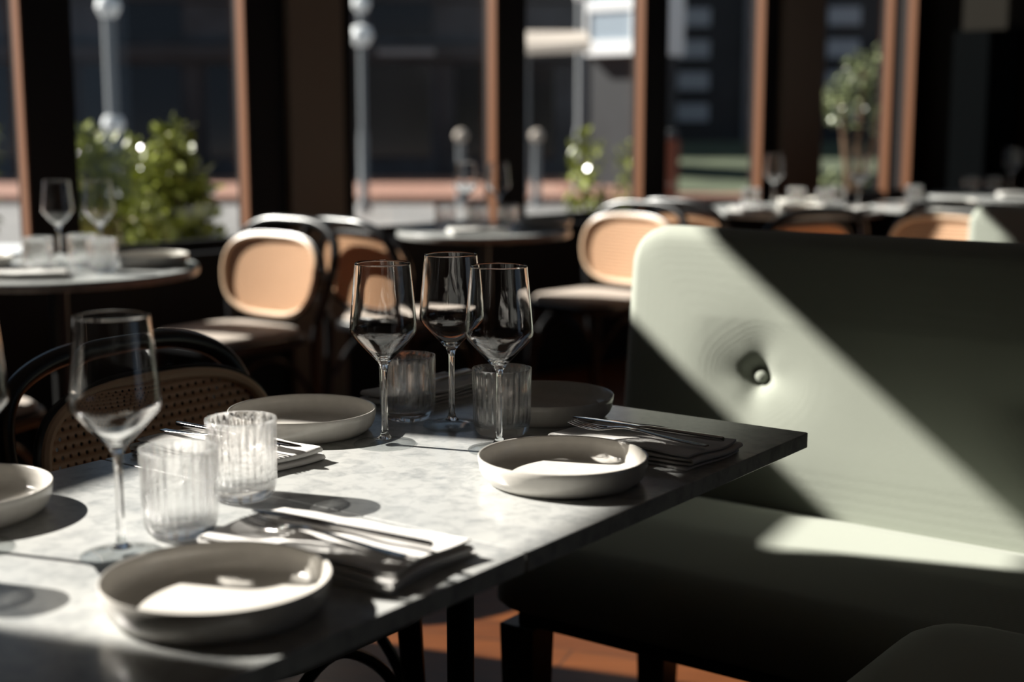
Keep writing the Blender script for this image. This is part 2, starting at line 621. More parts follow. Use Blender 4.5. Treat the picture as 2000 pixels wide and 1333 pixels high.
def tumbler_mesh():
    o = [(0.0, 0.0040), (0.012, 0.0036), (0.021, 0.0020), (0.0245, 0.0004), (0.0262, 0.0), (0.0295, 0.0012), (0.0335, 0.0055), (0.0365, 0.0125), (0.0378, 0.0210), (0.0382, 0.040), (0.0385, 0.065), (0.0388, 0.0880), (0.0385, 0.0893), (0.0376, 0.0896)]
    i = [(0.0368, 0.0886), (0.0362, 0.080), (0.0356, 0.070), (0.0352, 0.050), (0.0348, 0.034), (0.0338, 0.024), (0.0300, 0.0172), (0.0220, 0.0140), (0.0110, 0.0128), (0.0, 0.0125)]
    no = len(o)

    def rf(k, r, z, th):
        if k > no and r > 0.02:
            a = min(1.0, max(0.0, (0.0886 - z) / 0.009))
            return r - 0.0013 * a * (0.5 + 0.5 * cos(28 * th)) ** 1.0
        return r
    return MB().lathe(o + i, 280, rf)


def plate_mesh():
    o = [(0.0, 0.0025), (0.074, 0.0025), (0.078, 0.0), (0.083, 0.0), (0.0875, 0.0032), (0.0925, 0.0085), (0.0955, 0.0150), (0.0970, 0.0240), (0.0975, 0.0300), (0.0968, 0.0310), (0.0955, 0.0308)]
    i = [(0.0945, 0.0295), (0.0938, 0.0230), (0.0922, 0.0150), (0.0885, 0.0090), (0.0820, 0.0068), (0.070, 0.0062), (0.0, 0.0060)]
    return MB().lathe(o + i, 96)


def napkin_mesh(seed, L=0.205, Wd=0.105, layers=4, t=0.0024, r=0.0025):
    rnd = random.Random(seed)
    path = []
    z = t / 2 + 0.0006
    n = 22
    for k in range(layers):
        x0, x1 = (0, L) if k % 2 == 0 else (L, 0)
        ins = rnd.uniform(-0.006, 0.004)
        for i in range(n + 1):
            x = x0 + (x1 - x0) * i / n
            path.append((x + (ins if 0.02 < x < L - 0.02 else 0), z))
        if k < layers - 1:
            s = 1 if k % 2 == 0 else -1
            for a in (-60, -25, 0, 25, 60):
                path.append((x1 + s * r * 1.5 * cos(radians(a)), z + r + r * sin(radians(a))))
            z += 2 * r
    ph = [rnd.uniform(0, 6) for _ in range(8)]
    m_ = 12
    vs_, fs_ = [], []
    np_ = len(path)
    top = max(p[1] for p in path)
    for side in (1, -1):
        for i in range(np_):
            a = path[max(0, i - 1)]
            b = path[min(np_ - 1, i + 1)]
            tx, tz = b[0] - a[0], b[1] - a[1]
            l = hypot(tx, tz) or 1
            nx, nz = -tz / l, tx / l
            for j in range(m_ + 1):
                y = Wd * (j / m_ - 0.5) * (1.0 + 0.16 * (1 - path[i][1] / top))
                x, zz = path[i][0] + nx * side * t / 2, path[i][1] + nz * side * t / 2
                f = (zz / top) ** 1.2
                zz += f * (0.0009 * sin(x * 34 + ph[0] + y * 20) + 0.0008 * sin(y * 62 + ph[1] + x * 12) + 0.0005 * sin(x * 90 + y * 45 + ph[2]))
                y2 = y + 0.0035 * sin(x * 25 + ph[3] + i * 0.05) * (1 if j in (0, m_) else 0.6)
                x2 = x + 0.004 * sin(y * 40 + ph[4])
                vs_.append((x2 - L / 2, y2, max(zz, 0.0008)))
    mm = m_ + 1
    off = np_ * mm
    for i in range(np_ - 1):
        for j in range(m_):
            fs_.append((i * mm + j, i * mm + j + 1, (i + 1) * mm + j + 1, (i + 1) * mm + j))
            fs_.append((off + i * mm + j, off + (i + 1) * mm + j, off + (i + 1) * mm + j + 1, off + i * mm + j + 1))
        for j in (0, m_):
            fs_.append((i * mm + j, (i + 1) * mm + j, off + (i + 1) * mm + j, off + i * mm + j))
    for i in (0, np_ - 1):
        for j in range(m_):
            fs_.append((i * mm + j, i * mm + j + 1, off + i * mm + j + 1, off + i * mm + j))
    return MB().add(vs_, fs_), top


def fork_object(name, parent=None):
    """a grid along the fork, tines are strips of the same sheet; x from handle end (0) to tips (.2)"""
    xs = [0, 0.004, 0.015, 0.04, 0.07, 0.095, 0.115, 0.128, 0.136, 0.144, 0.150, 0.157, 0.166, 0.176, 0.186, 0.194, 0.198]
    hw = [0.0035, 0.0052, 0.0058, 0.0048, 0.0038, 0.0030, 0.0032, 0.0060, 0.0100, 0.0121, 0.0126, 0.0126, 0.0124, 0.0121, 0.0117, 0.0112, 0.0109]
    zz = [0.002, 0.002, 0.002, 0.003, 0.005, 0.0075, 0.0085, 0.0078, 0.0062, 0.0046, 0.0036, 0.0028, 0.0024, 0.0028, 0.0040, 0.0058, 0.0068]
    cols = [-1.0, -0.68, -0.46, -0.14, 0.14, 0.46, 0.68, 1.0]
    # 4 tines are column strips 0,2,4,6 ... gaps 1,3,5
    vs_ = []
    for i, x in enumerate(xs):
        tip = 0.55 if i == len(xs) - 1 else 1
        for c in cols:
            cc = c
            dish = 0.0016 * (1 - c * c) if 7 <= i <= 11 else 0
            vs_.append((x, cc * hw[i], zz[i] - dish + 0.001))
    fs_ = []
    nc = len(cols)
    for i in range(len(xs) - 1):
        for j in range(nc - 1):
            if i >= 10 and j in (1, 3, 5):
                continue
            fs_.append((i * nc + j, i * nc + j + 1, (i + 1) * nc + j + 1, (i + 1) * nc + j))
    o = MB().add(vs_, fs_).build(name, STEEL, parent)
    s = o.modifiers.new('thick', 'SOLIDIFY')
    s.thickness = 0.0018
    s.offset = 1
    b = o.modifiers.new('soft', 'BEVEL')
    b.width = 0.0005
    b.segments = 2
    return o


def knife_mesh():
    xs = [0, 0.003, 0.02, 0.06, 0.095, 0.108, 0.114, 0.120, 0.135, 0.160, 0.185, 0.203, 0.213, 0.219]
    yl = [-0.0030, -0.0042, -0.0046, -0.0042, -0.0038, -0.0042, -0.0050, -0.0090, -0.0102, -0.0106, -0.0104, -0.0090, -0.0060, -0.0010]
    yh = [0.0030, 0.0042, 0.0046, 0.0042, 0.0038, 0.0040, 0.0048, 0.0062, 0.0070, 0.0074, 0.0072, 0.0062, 0.0045, 0.0015]
    th = [0.0028, 0.0034, 0.0036, 0.0034, 0.0032, 0.0030, 0.0024, 0.0014, 0.0012, 0.0011, 0.0010, 0.0009, 0.0008, 0.0007]
    vs_, fs_ = [], []
    seg = 10
    for i, x in enumerate(xs):
        cy_, ry = (yl[i] + yh[i]) / 2, (yh[i] - yl[i]) / 2
        for k in range(seg):
            a = 2 * pi * k / seg
            vs_.append((x, cy_ + ry * cos(a), 0.0040 + th[i] * sin(a)))
    for i in range(len(xs) - 1):
        for k in range(seg):
            k2 = (k + 1) % seg
            fs_.append((i * seg + k, i * seg + k2, (i + 1) * seg + k2, (i + 1) * seg + k))
    fs_.append(tuple(range(seg)))
    fs_.append(tuple((len(xs) - 1) * seg + k for k in range(seg)))
    return MB().add(vs_, fs_)


def caustic(o):
    o.cycles.is_caustics_caster = True
    return o


PROTO = {}


def ware(kind, label, loc, rotz=0.0, group=None, scale=1.0):
    if kind not in PROTO:
        if kind == 'wine_glass':
            o = caustic(wine_glass_mesh().build('wine_glass', GLASS, angle=70))
            wine_foot_mesh().build('foot', THIN, o, angle=70)
        elif kind == 'water_tumbler':
            o = caustic(tumbler_mesh().build('water_tumbler', PRESSED, angle=80))
        elif kind == 'plate':
            o = plate_mesh().build('plate', CERAMIC, angle=60)
            o.cycles.is_caustics_receiver = True
        elif kind == 'fork':
            o = fork_object('fork')
        elif kind == 'table_knife':
            o = knife_mesh().build('table_knife', STEEL, angle=60)
        PROTO[kind] = o
    else:
        o = PROTO[kind].copy()
        COL.objects.link(o)
        for ch in PROTO[kind].children:
            c = ch.copy()
            COL.objects.link(c)
            c.parent = o
    cat = {'wine_glass': 'wine glass', 'water_tumbler': 'glass', 'plate': 'plate', 'fork': 'fork', 'table_knife': 'knife'}[kind]
    o.location = loc
    o.rotation_euler = (0, 0, rotz)
    tag(o, label, cat, group)
    return o


# ---------------------------------------------------------------- the laid marble tables
E1 = Vector((-0.809, 0.588, 0))
E2 = Vector((-0.588, -0.809, 0))
A0 = Vector((0.392, 1.8475, 0))
TZ = 0.75
RT = radians(144)           # local x along E1, local y along E2
TA, TB = 0.634, 0.642


def tw(a, b, z=TZ):
    p = A0 + E1 * a + E2 * b
    return (p.x, p.y, z)


def dining_table(label, b0, post_a):
    o = thing('dining_table', label, 'table', tw(0, b0, 0), RT, 'square marble tables pushed together')
    t_ = MB().prism(rrect(0.0, TA, 0.0012, TB - 0.0012, 0.004, 3), TZ - 0.020, TZ)
    top = t_.build('tabletop', MARBLE, o, smooth=False, bevel=0.0015)
    top.cycles.is_caustics_receiver = True
    MB().prism(rrect(0.06, TA - 0.06, 0.05, TB - 0.05, 0.004, 3), TZ - 0.036, TZ - 0.0202).build('under_frame', TABLE_EDGE, o, smooth=False)
    MB().lathe([(0, 0.022), (0.018, 0.022), (0.018, TZ - 0.036), (0, TZ - 0.036)], 24, c=(post_a, 0.32, 0)).build('pedestal_post', IRON, o)
    MB().lathe([(0, 0.0), (0.20, 0.0), (0.205, 0.006), (0.20, 0.012), (0.06, 0.018), (0.03, 0.022), (0, 0.022)], 48, c=(post_a, 0.32, 0)).build('pedestal_base', IRON, o)
    return o


dining_table('square grey-white marble table beside the sage sofa, laid with three plates', 0.0, 0.335)
dining_table('square grey-white marble table nearest the camera, pushed against the first', TB, 0.32)

G5 = 'wine glasses on the marble tables'
ware('wine_glass', 'wine glass with its foot in sunlight, in front of two other wine glasses', tw(0.408, 0.380), 0.3, G5)
ware('wine_glass', 'wine glass whose stem overlaps a ribbed tumbler, just behind a sunlit plate', tw(0.271, 0.321), 1.2, G5)
ware('wine_glass', 'rearmost wine glass of the three at the table centre, foot in shade', tw(0.408, 0.243), 2.2, G5)
ware('wine_glass', 'large wine glass standing before the cane chair, beside two ribbed tumblers', tw(0.307, 0.877), 0.9, G5)
ware('wine_glass', 'wine glass cut off by the left edge of the picture', tw(0.440, 0.950), 0.1, G5)
G6 = 'ribbed tumblers on the marble tables'
ware('water_tumbler', 'ribbed tumbler next to the big wine glass, brightly sunlit', tw(0.316, 0.796), 0.0, G6)
ware('water_tumbler', 'ribbed tumbler beside the folded napkin, casting a long rounded shadow', tw(0.366, 0.665), 0.2, G6)
ware('water_tumbler', 'shaded ribbed tumbler behind the three wine glasses, near the far napkin', tw(0.482, 0.247), 0.1, G6)
ware('water_tumbler', 'shaded ribbed tumbler seen behind a wine glass stem, beside the far plate', tw(0.319, 0.250), 0.05, G6)
ware('water_tumbler', 'tumbler mostly outside the picture at its left edge', tw(0.386, 1.050), 0.4, G6)
G7 = 'off-white plates on the marble tables'
ware('plate', 'off-white rimmed plate nearest the camera, half sunlit', tw(0.121, 0.927), 0, G7)
ware('plate', 'off-white rimmed plate at the table edge facing the sofa, sunlit on one side', tw(0.124, 0.397), 0, G7)
ware('plate', 'off-white rimmed plate in front of the cane chair', tw(0.547, 0.386), 0, G7)
ware('plate', 'shaded off-white rimmed plate at the far end of the table', tw(0.345, 0.117), 0, G7)
ware('plate', 'off-white rimmed plate cut off by the left edge of the picture', tw(0.562, 0.886), 0, G7)


def setting(seed, a, b, ang, what, group='folded napkins on the marble tables', dz=0.0, fork_y=0.012, fork_rot=0.0, knife_y=-0.012, knife_rot=0.0, L=0.205, Wd=0.105, xo=0.0):
    """napkin with fork and knife laid on it; ang turns the local x axis (handle end to tips) from E1"""
    mb, top = napkin_mesh(seed, L, Wd)
    loc = Vector(tw(a, b, TZ))
    rz = RT + radians(ang)
    n = mb.build('folded_napkin', NAPKIN, angle=80)
    n.location = loc
    n.rotation_euler = (0, 0, rz)
    n.cycles.is_caustics_receiver = True
    tag(n, 'white folded linen napkin ' + what, 'napkin', group)
    c_, s_ = cos(rz), sin(rz)

    def loc_of(x, y, z):
        return (loc.x + x * c_ - y * s_, loc.y + x * s_ + y * c_, TZ + z)
    zt = top + 0.0040 + dz
    ware('fork', 'steel fork lying on the napkin ' + what, loc_of(-0.105 + xo, fork_y, zt), rz + fork_rot, 'forks laid on napkins')
    ware('table_knife', 'slim steel knife lying on the napkin ' + what, loc_of(-0.108 + xo, knife_y, zt + 0.0005), rz + knife_rot, 'knives laid on napkins')


setting(3, 0.145, 0.757, 4, 'beside the nearest plate', fork_y=0.026, fork_rot=-0.04, knife_y=-0.010, knife_rot=0.0, L=0.225, Wd=0.120)
setting(5, 0.125, 0.214, 0, 'in shade near the table corner by the sofa', fork_y=0.020, fork_rot=-0.03, knife_y=-0.014, knife_rot=0.0, L=0.20, Wd=0.11, xo=0.005)
setting(7, 0.520, 0.545, 180, 'between the tumblers and the cane chair plate', fork_y=-0.012, knife_y=0.016)
setting(9, 0.560, 0.100, 90, 'at the far corner of the table', fork_y=-0.012, knife_y=0.014, L=0.19, Wd=0.095)


# ---------------------------------------------------------------- sage banquettes
def cushion(w_, h_, th, R, re, bulge, dimples=(), nx=70, ny=40, corners=(1, 1, 1, 1)):
    """padded slab: outline w_ x h_ in local x/y with rounded corners, front side towards +z; dimples (x, y, depth, radius)"""
    def q2d(u, v):
        return u * sqrt(max(0, 1 - v * v / 2)), v * sqrt(max(0, 1 - u * u / 2))

    def shape(x, y):
        # corner order: x0y0, x1y0, x1y1, x0y1
        for ci, (cx, cy_, sx, sy) in enumerate(((R, R, -1, -1), (w_ - R, R, 1, -1), (w_ - R, h_ - R, 1, 1), (R, h_ - R, -1, 1))):
            if not corners[ci]:
                continue
            u, v = (x - cx) * sx / R, (y - cy_) * sy / R
            if u > 0 and v > 0:
                u2, v2 = q2d(u, v)
                return cx + sx * u2 * R, cy_ + sy * v2 * R, R - R * hypot(u2, v2)
        return x, y, min(x, y, w_ - x, h_ - y)

    def grid(n, L_, extra):
        g = [L_ * i / n for i in range(n + 1)]
        e = [re * (1 - cos(pi / 2 * k / 6)) for k in range(1, 7)]
        g += e + [L_ - x for x in e]
        for c, r in extra:
            g += [c + r * k / 11 for k in range(-22, 23)]
        g = sorted(set(round(x, 4) for x in g if 0 <= x <= L_))
        out = [g[0]]
        for x in g[1:]:
            if x - out[-1] > 0.0012:
                out.append(x)
        out[-1] = L_
        return out
    xs = grid(nx, w_, [(d[0], d[3]) for d in dimples])
    ys = grid(ny, h_, [(d[1], d[3]) for d in dimples])
    vs_, fs_ = [], []
    Ny = len(ys)
    rnd = random.Random(2)
    for x in xs:
        for y in ys:
            X, Y, d = shape(x, y)
            d = max(d, 0)
            s = min(1.0, d / re)
            z = th - re + re * sqrt(max(0, 1 - (1 - s) ** 2))
            z += bulge * (min(1, d / 0.16)) ** 0.7 * 1.0
            for dx, dy, dep, r in dimples:
                q = hypot(x - dx, (y - dy)) / r
                ang = math.atan2(y - dy, x - dx)
                z -= dep * (0.62 / (1 + (q * 2.2) ** 3.2) + 0.38 * math.exp(-(q * 0.62) ** 2)) * (1 + 0.10 * cos(4 * ang + 0.6) * min(1, q))
            vs_.append((X, Y, z))
    nv = len(vs_)
    for i in range(len(xs) - 1):
        for j in range(Ny - 1):
            fs_.append((i * Ny + j, (i + 1) * Ny + j, (i + 1) * Ny + j + 1, i * Ny + j + 1))
    # back face: boundary ring pulled to z = 0
    ring = [i * Ny for i in range(len(xs))] + [(len(xs) - 1) * Ny + j for j in range(1, Ny)] + \
           [i * Ny + Ny - 1 for i in range(len(xs) - 2, -1, -1)] + [j for j in range(Ny - 2, 0, -1)]
    cx, cy_ = w_ / 2, h_ / 2
    r2 = []
    for k in ring:
        x, y, z = vs_[k]
        r2.append(len(vs_))
        vs_.append((x, y, 0.012))
    r3 = []
    for k in ring:
        x, y, z = vs_[k]
        r3.append(len(vs_))
        vs_.append((cx + (x - cx) * (1 - 0.02 / w_), cy_ + (y - cy_) * (1 - 0.02 / h_), 0.0))
    n = len(ring)
    for k in range(n):
        k2 = (k + 1) % n
        fs_.append((ring[k], r2[k], r2[k2], ring[k2]))
        fs_.append((r2[k], r3[k], r3[k2], r2[k2]))
    fs_.append(tuple(reversed(r3)))
    return MB().add(vs_, fs_)


def banquette(label, loc, rotz, length, back_top, group, buttons):
    """local x along the seat, front towards -y; loc is the end of the back, on the floor"""
    o = thing('banquette_sofa', label, 'sofa', loc, rotz, group)
    hb = back_top - 0.40
    dm = [(x, 0.296, 0.036, 0.052) for x in buttons]
    back = cushion(length, hb, 0.10, 0.075, 0.030, 0.016, dm, nx=int(length * 36), ny=26, corners=(0, 0, 1, 1)).build('backrest', SAGE, o, angle=60)
    Mx = Matrix.Translation((0, 0.095, 0.40)) @ Matrix.Rotation(radians(90 - 5.5), 4, 'X')
    back.matrix_local = Mx
    for x in buttons:
        bt = MB().lathe([(0, -0.006), (0.0085, -0.005), (0.0118, 0.0), (0.0105, 0.0042), (0.006, 0.0066), (0, 0.0074)], 24).build('upholstery_button', SAGE, back)
        bt.location = (x, 0.296, 0.0875)
    seat = cushion(length - 0.02, 0.47, 0.10, 0.05, 0.045, 0.050, (), nx=int(length * 20), ny=24).build('seat', SAGE, o, angle=60)
    seat.location = (0.02, -0.43, 0.355)
    MB().box(0.05, length - 0.04, -0.38, 0.06, 0.315, 0.356).build('base_frame', DARKWOOD, o, smooth=False, bevel=0.004)
    MB().box(0.32, length - 0.05, -0.02, 0.02, 0.02, 0.316).build('rear_panel', DARKWOOD, o, smooth=False)
    for (x, y) in ((0.055, -0.36), (0.085, 0.03), (length - 0.12, -0.36), (length - 0.12, 0.03)):
        t0, t1 = 0.034, 0.026
        vs_ = [(x + sx * t1, y + sy * t1, 0) for sx, sy in ((-1, -1), (1, -1), (1, 1), (-1, 1))] + [(x + sx * t0, y + sy * t0, 0.316) for sx, sy in ((-1, -1), (1, -1), (1, 1), (-1, 1))]
        MB().add(vs_, [(3, 2, 1, 0), (4, 5, 6, 7), (0, 1, 5, 4), (1, 2, 6, 5), (2, 3, 7, 6), (3, 0, 4, 7)]).build('leg', DARKWOOD, o, smooth=False, bevel=0.003)
    return o


RS = radians(-36)
GS = 'sage green banquette sofas'
banquette('big sage green sofa with one buttoned dimple in a diagonal sun stripe', (0.1925, 2.644, 0), RS, 2.3, 0.955, GS, (0.284, 0.80, 1.32, 1.84))
banquette('far sage green banquette behind the big sofa, only its top showing', (1.55, 4.92, 0), RS, 1.7, 0.85, GS, (0.30, 0.85, 1.4))


def bench_seat():
    # padded seat jutting towards the camera beside the big sofa
    c_, s_ = cos(RS), sin(RS)
    x, y = 0.745, -1.30
    loc = (0.2037 + x * c_ - y * s_, 2.636 + x * s_ + y * c_, 0)
    o = thing('upholstered_bench', 'shaded sage green bench seat with a rounded corner in front of the big sofa', 'bench', loc, RS)
    s = cushion(0.95, 0.845, 0.16, 0.11, 0.06, 0.018, (), nx=26, ny=26).build('seat', SAGE, o, angle=60)
    s.location = (0, 0, 0.36)
    MB().box(0.05, 0.90, 0.05, 0.80, 0.31, 0.361).build('base_frame', DARKWOOD, o, smooth=False, bevel=0.004)
    for (x, y) in ((0.09, 0.09), (0.86, 0.09), (0.09, 0.76), (0.86, 0.76)):
        MB().box(x - .028, x + .028, y - .028, y + .028, 0, 0.311).build('leg', DARKWOOD, o, smooth=False, bevel=0.003)


bench_seat()


# ---------------------------------------------------------------- bentwood cane chairs
def catmull(pts, n=8, closed=False):
    P = [Vector(p) for p in pts]
    out = []
    m_ = len(P)
    rng = range(m_ if closed else m_ - 1)
    for i in rng:
        p0 = P[(i - 1) % m_] if (closed or i > 0) else P[0] * 2 - P[1]
        p1, p2 = P[i], P[(i + 1) % m_]
        p3 = P[(i + 2) % m_] if (closed or i + 2 < m_) else P[-1] * 2 - P[-2]
        for k in range(n):
            t = k / n
            out.append(0.5 * ((2 * p1) + (p2 - p0) * t + (2 * p0 - 5 * p1 + 4 * p2 - p3) * t * t + (3 * p1 - p0 - 3 * p2 + p3) * t ** 3))
    if not closed:
        out.append(P[-1])
    return out


def make_chair(label, loc, rotz):
    """front towards local +x"""
    o = thing('cane_chair', label, 'chair', loc, rotz, 'black bentwood cane chairs')
    # seat ring and pad
    ol = [(p[0], p[1]) for p in rrect(-0.205, 0.215, -0.205, 0.205, 0.11, 10)]
    MB().prism(ol, 0.425, 0.458).build('seat_ring', BLACKWOOD, o, bevel=0.008)
    pd = cushion(0.385, 0.375, 0.022, 0.10, 0.018, 0.006, (), nx=16, ny=16).build('seat_pad', CHAIRPAD, o, angle=60)
    pd.location = (-0.1875, -0.1875, 0.4565)
    # outer bentwood hoop that runs down into the rear legs
    pts = [(-0.235, -0.185, 0.0), (-0.200, -0.192, 0.25), (-0.190, -0.200, 0.45), (-0.213, -0.232, 0.58), (-0.247, -0.236, 0.69), (-0.270, -0.205, 0.765), (-0.282, -0.120, 0.803),
           (-0.284, 0.0, 0.809)]
    pts += [(x, -y, z) for x, y, z in reversed(pts[:-1])]
    MB().tube(catmull(pts, 7), 0.0155, 10).build('bentwood_hoop', BLACKWOOD, o)
    for s in (-1, 1):
        MB().tube([(0.185, s * 0.170, 0.0), (0.178, s * 0.165, 0.2), (0.165, s * 0.158, 0.44)], [0.0125, 0.0165, 0.020], 12).build('leg', BLACKWOOD, o)
        # curved brace between the front leg and the seat ring
        MB().tube(catmull([(0.176, s * 0.160, 0.24), (0.12, s * 0.172, 0.34), (0.02, s * 0.178, 0.40), (-0.10, s * 0.180, 0.36), (-0.185, s * 0.182, 0.26)], 6), 0.009, 8).build('side_brace', BLACKWOOD, o)
    MB().tube(catmull([(0.178, -0.158, 0.24), (0.165, -0.10, 0.35), (0.160, 0.0, 0.405), (0.165, 0.10, 0.35), (0.178, 0.158, 0.24)], 6), 0.009, 8).build('front_brace', BLACKWOOD, o)
    # cane panel: an oval leaning back, in front of the hoop
    half, zc, zh = 0.225, 0.0, 0.135
    oc = []
    for i in range(64):
        th = 2 * pi * i / 64
        c_, s_ = cos(th), sin(th)
        e = 2 / 3.0
        y = half * math.copysign(abs(c_) ** e, c_)
        z = zh * math.copysign(abs(s_) ** e, s_)
        y *= 1.0 - 0.10 * max(0, -z / zh)
        oc.append((y, z))

    def bend(y):
        return -0.020 * (1 - (y / half) ** 2) + 0.020
    vs_, fs_ = [], []
    rings = [1.0, 0.75, 0.5, 0.25]
    for side in (0.0012, -0.0012):
        for k in rings:
            for y, z in oc:
                vs_.append((bend(y * k) + side, y * k, z * k))
        vs_.append((bend(0) + side, 0, 0))
    n = 64
    hb = 4 * n + 1
    for h in (0, hb):
        for k in range(3):
            for i in range(n):
                j = (i + 1) % n
                fs_.append((h + k * n + i, h + k * n + j, h + (k + 1) * n + j, h + (k + 1) * n + i))
        for i in range(n):
            fs_.append((h + 3 * n + i, h + 3 * n + (i + 1) % n, h + 4 * n))
    for i in range(n):
        j = (i + 1) % n
        fs_.append((i, j, hb + j, hb + i))
    cp = MB().add(vs_, fs_).build('cane_panel', CANE, o, angle=60)
    cp.location = (-0.200, 0, 0.634)
    cp.rotation_euler = (0, radians(-10), 0)
    rim = MB().tube([(bend(y), y, z) for y, z in oc], 0.0095, 8, closed=True, flat=0.8).build('panel_frame', BLACKWOOD, cp)
    rm = MB().tube([(bend(y * 0.97) + 0.007, y * 0.97, z * 0.955) for y, z in oc], 0.0088, 8, closed=True).build('rattan_trim', RATTAN, cp)
    # short struts that tie the panel to the hoop
    for s in (-1, 1):
        MB().tube([(-0.196, s * 0.205, 0.625), (-0.229, s * 0.236, 0.625)], 0.0075, 8).build('panel_strut', BLACKWOOD, o)
    return o


chair = make_chair('shaded cane-back chair pushed up to the marble table, behind the wine glass', (-0.383, 2.035, 0), radians(-36))
for lab, loc, rz in [
        ('sunlit cane-back chair turned to the marble bistro table by the window', (-0.907, 4.53, 0), radians(232)),
        ('cane-back chair standing back to back with the fully sunlit chair', (-0.36, 4.90, 0), radians(45)),
        ('partly sunlit cane-back chair just beyond the end of the big green sofa', (0.313, 5.418, 0), radians(225)),
        ('shaded cane-back chair, back to back with the partly sunlit one', (0.845, 5.945, 0), radians(45)),
        ('cane-back chair seen from behind over the big sofa, facing the window', (0.98, 5.42, 0), radians(118)),
        ('cane-back chair peeping over the sofa beside the far green banquette', (1.52, 5.36, 0), radians(225)),
        ('cane-back chair almost hidden behind the marble bistro table, seat catching sun', (-1.36, 3.30, 0), radians(70)),
]:
    dup(chair, lab, loc, rz)


# ---------------------------------------------------------------- tables further back
def make_bistro(label, loc):
    o = thing('bistro_table', label, 'table', loc, 0, 'round marble bistro tables')
    R_ = 0.375
    t = MB().lathe([(0, 0.728), (R_ - 0.003, 0.728), (R_, 0.732), (R_, 0.747), (R_ - 0.003, 0.75), (0, 0.75)], 72).build('tabletop', MARBLE, o)
    MB().lathe([(0, 0.703), (0.13, 0.703), (0.13, 0.7275), (0, 0.7275)], 32).build('mounting_plate', IRON, o)
    MB().lathe([(0, 0.022), (0.028, 0.022), (0.024, 0.06), (0.024, 0.70), (0, 0.703)], 24).build('pedestal_post', IRON, o)
    MB().lathe([(0, 0.0), (0.23, 0.0), (0.235, 0.006), (0.22, 0.012), (0.07, 0.018), (0.03, 0.022), (0, 0.022)], 48).build('pedestal_base', IRON, o)
    return o


TL, TM, TR, TR2, TF = (-1.227, 3.85), (-0.10, 5.10), (1.22, 6.20), (1.98, 6.42), (2.46, 7.20)
bt = make_bistro('round marble table by the window with two wine glasses, sunlit', (*TL, 0))
dup(bt, 'round marble table in shade between the two sunlit cane chairs', (*TM, 0), 0).scale = (0.83, 0.83, 1)
dup(bt, 'round marble table crowded with sunlit ware, beyond the big sofa', (*TR, 0), 0)
dup(bt, 'round marble table between the crowded one and the far banquette', (*TR2, 0), 0)
dup(bt, 'farthest round marble table, in the corner of the room', (*TF, 0), 0)

GB = 'ware on the distant tables'


def at(t, dx, dy, z=0.75):
    return (t[0] + dx, t[1] + dy, z)


# window table
ware('wine_glass', 'wine glass before the black window post on the sunlit bistro table', at(TL, -0.01, 0.06), 0, 'distant wine glasses')
ware('wine_glass', 'wine glass before the shrubs on the sunlit bistro table', at(TL, 0.10, 0.07), 0, 'distant wine glasses')
ware('water_tumbler', 'ribbed tumbler at the left of three on the sunlit bistro table', at(TL, -0.02, -0.09), 0, 'distant tumblers')
ware('water_tumbler', 'ribbed tumbler in the middle of three on the sunlit bistro table', at(TL, 0.07, 0.0), 0, 'distant tumblers')
ware('water_tumbler', 'ribbed tumbler at the right of three on the sunlit bistro table', at(TL, 0.155, -0.115), 0, 'distant tumblers')
ware('plate', 'off-white plate on the sunlit bistro table by the window', at(TL, 0.24, 0.07), 0, 'distant plates')
ware('plate', 'off-white plate at the cut-off side of the sunlit bistro table', at(TL, -0.22, 0.0), 0, 'distant plates')


def far_napkin(t, dx, dy, rz, seed, what):
    mb, top = napkin_mesh(seed, 0.19, 0.10)
    n = mb.build('folded_napkin', NAPKIN, angle=80)
    n.location = at(t, dx, dy)
    n.rotation_euler = (0, 0, radians(rz))
    tag(n, 'white folded napkin on the ' + what, 'napkin', 'distant napkins')
    c_, s_ = cos(radians(rz)), sin(radians(rz))
    for k, y, dz in (('fork', 0.018, 0.0040), ('table_knife', -0.014, 0.0045)):
        ware(k, ('fork' if k == 'fork' else 'knife') + ' on the napkin of the ' + what, at(t, dx - 0.10 * c_ - y * s_, dy - 0.10 * s_ + y * c_, 0.75 + top + dz), radians(rz), 'distant cutlery')


far_napkin(TL, 0.0, -0.245, 8, 11, 'sunlit bistro table by the window')
# shaded table between the cane chairs
ware('wine_glass', 'wine glass against the black post on the shaded bistro table', at(TM, 0.05, 0.10), 0, 'distant wine glasses')
ware('wine_glass', 'wine glass before the brick pavement on the shaded bistro table', at(TM, -0.07, 0.17), 0, 'distant wine glasses')
ware('water_tumbler', 'ribbed tumbler at the left of three on the shaded bistro table', at(TM, -0.14, 0.05), 0, 'distant tumblers')
ware('water_tumbler', 'ribbed tumbler in the middle of three on the shaded bistro table', at(TM, -0.02, 0.0), 0, 'distant tumblers')
ware('water_tumbler', 'ribbed tumbler at the right of three on the shaded bistro table', at(TM, 0.085, -0.01), 0, 'distant tumblers')
ware('plate', 'off-white plate on the shaded bistro table', at(TM, 0.22, 0.10), 0, 'distant plates')
far_napkin(TM, -0.02, -0.16, 10, 12, 'shaded bistro table')
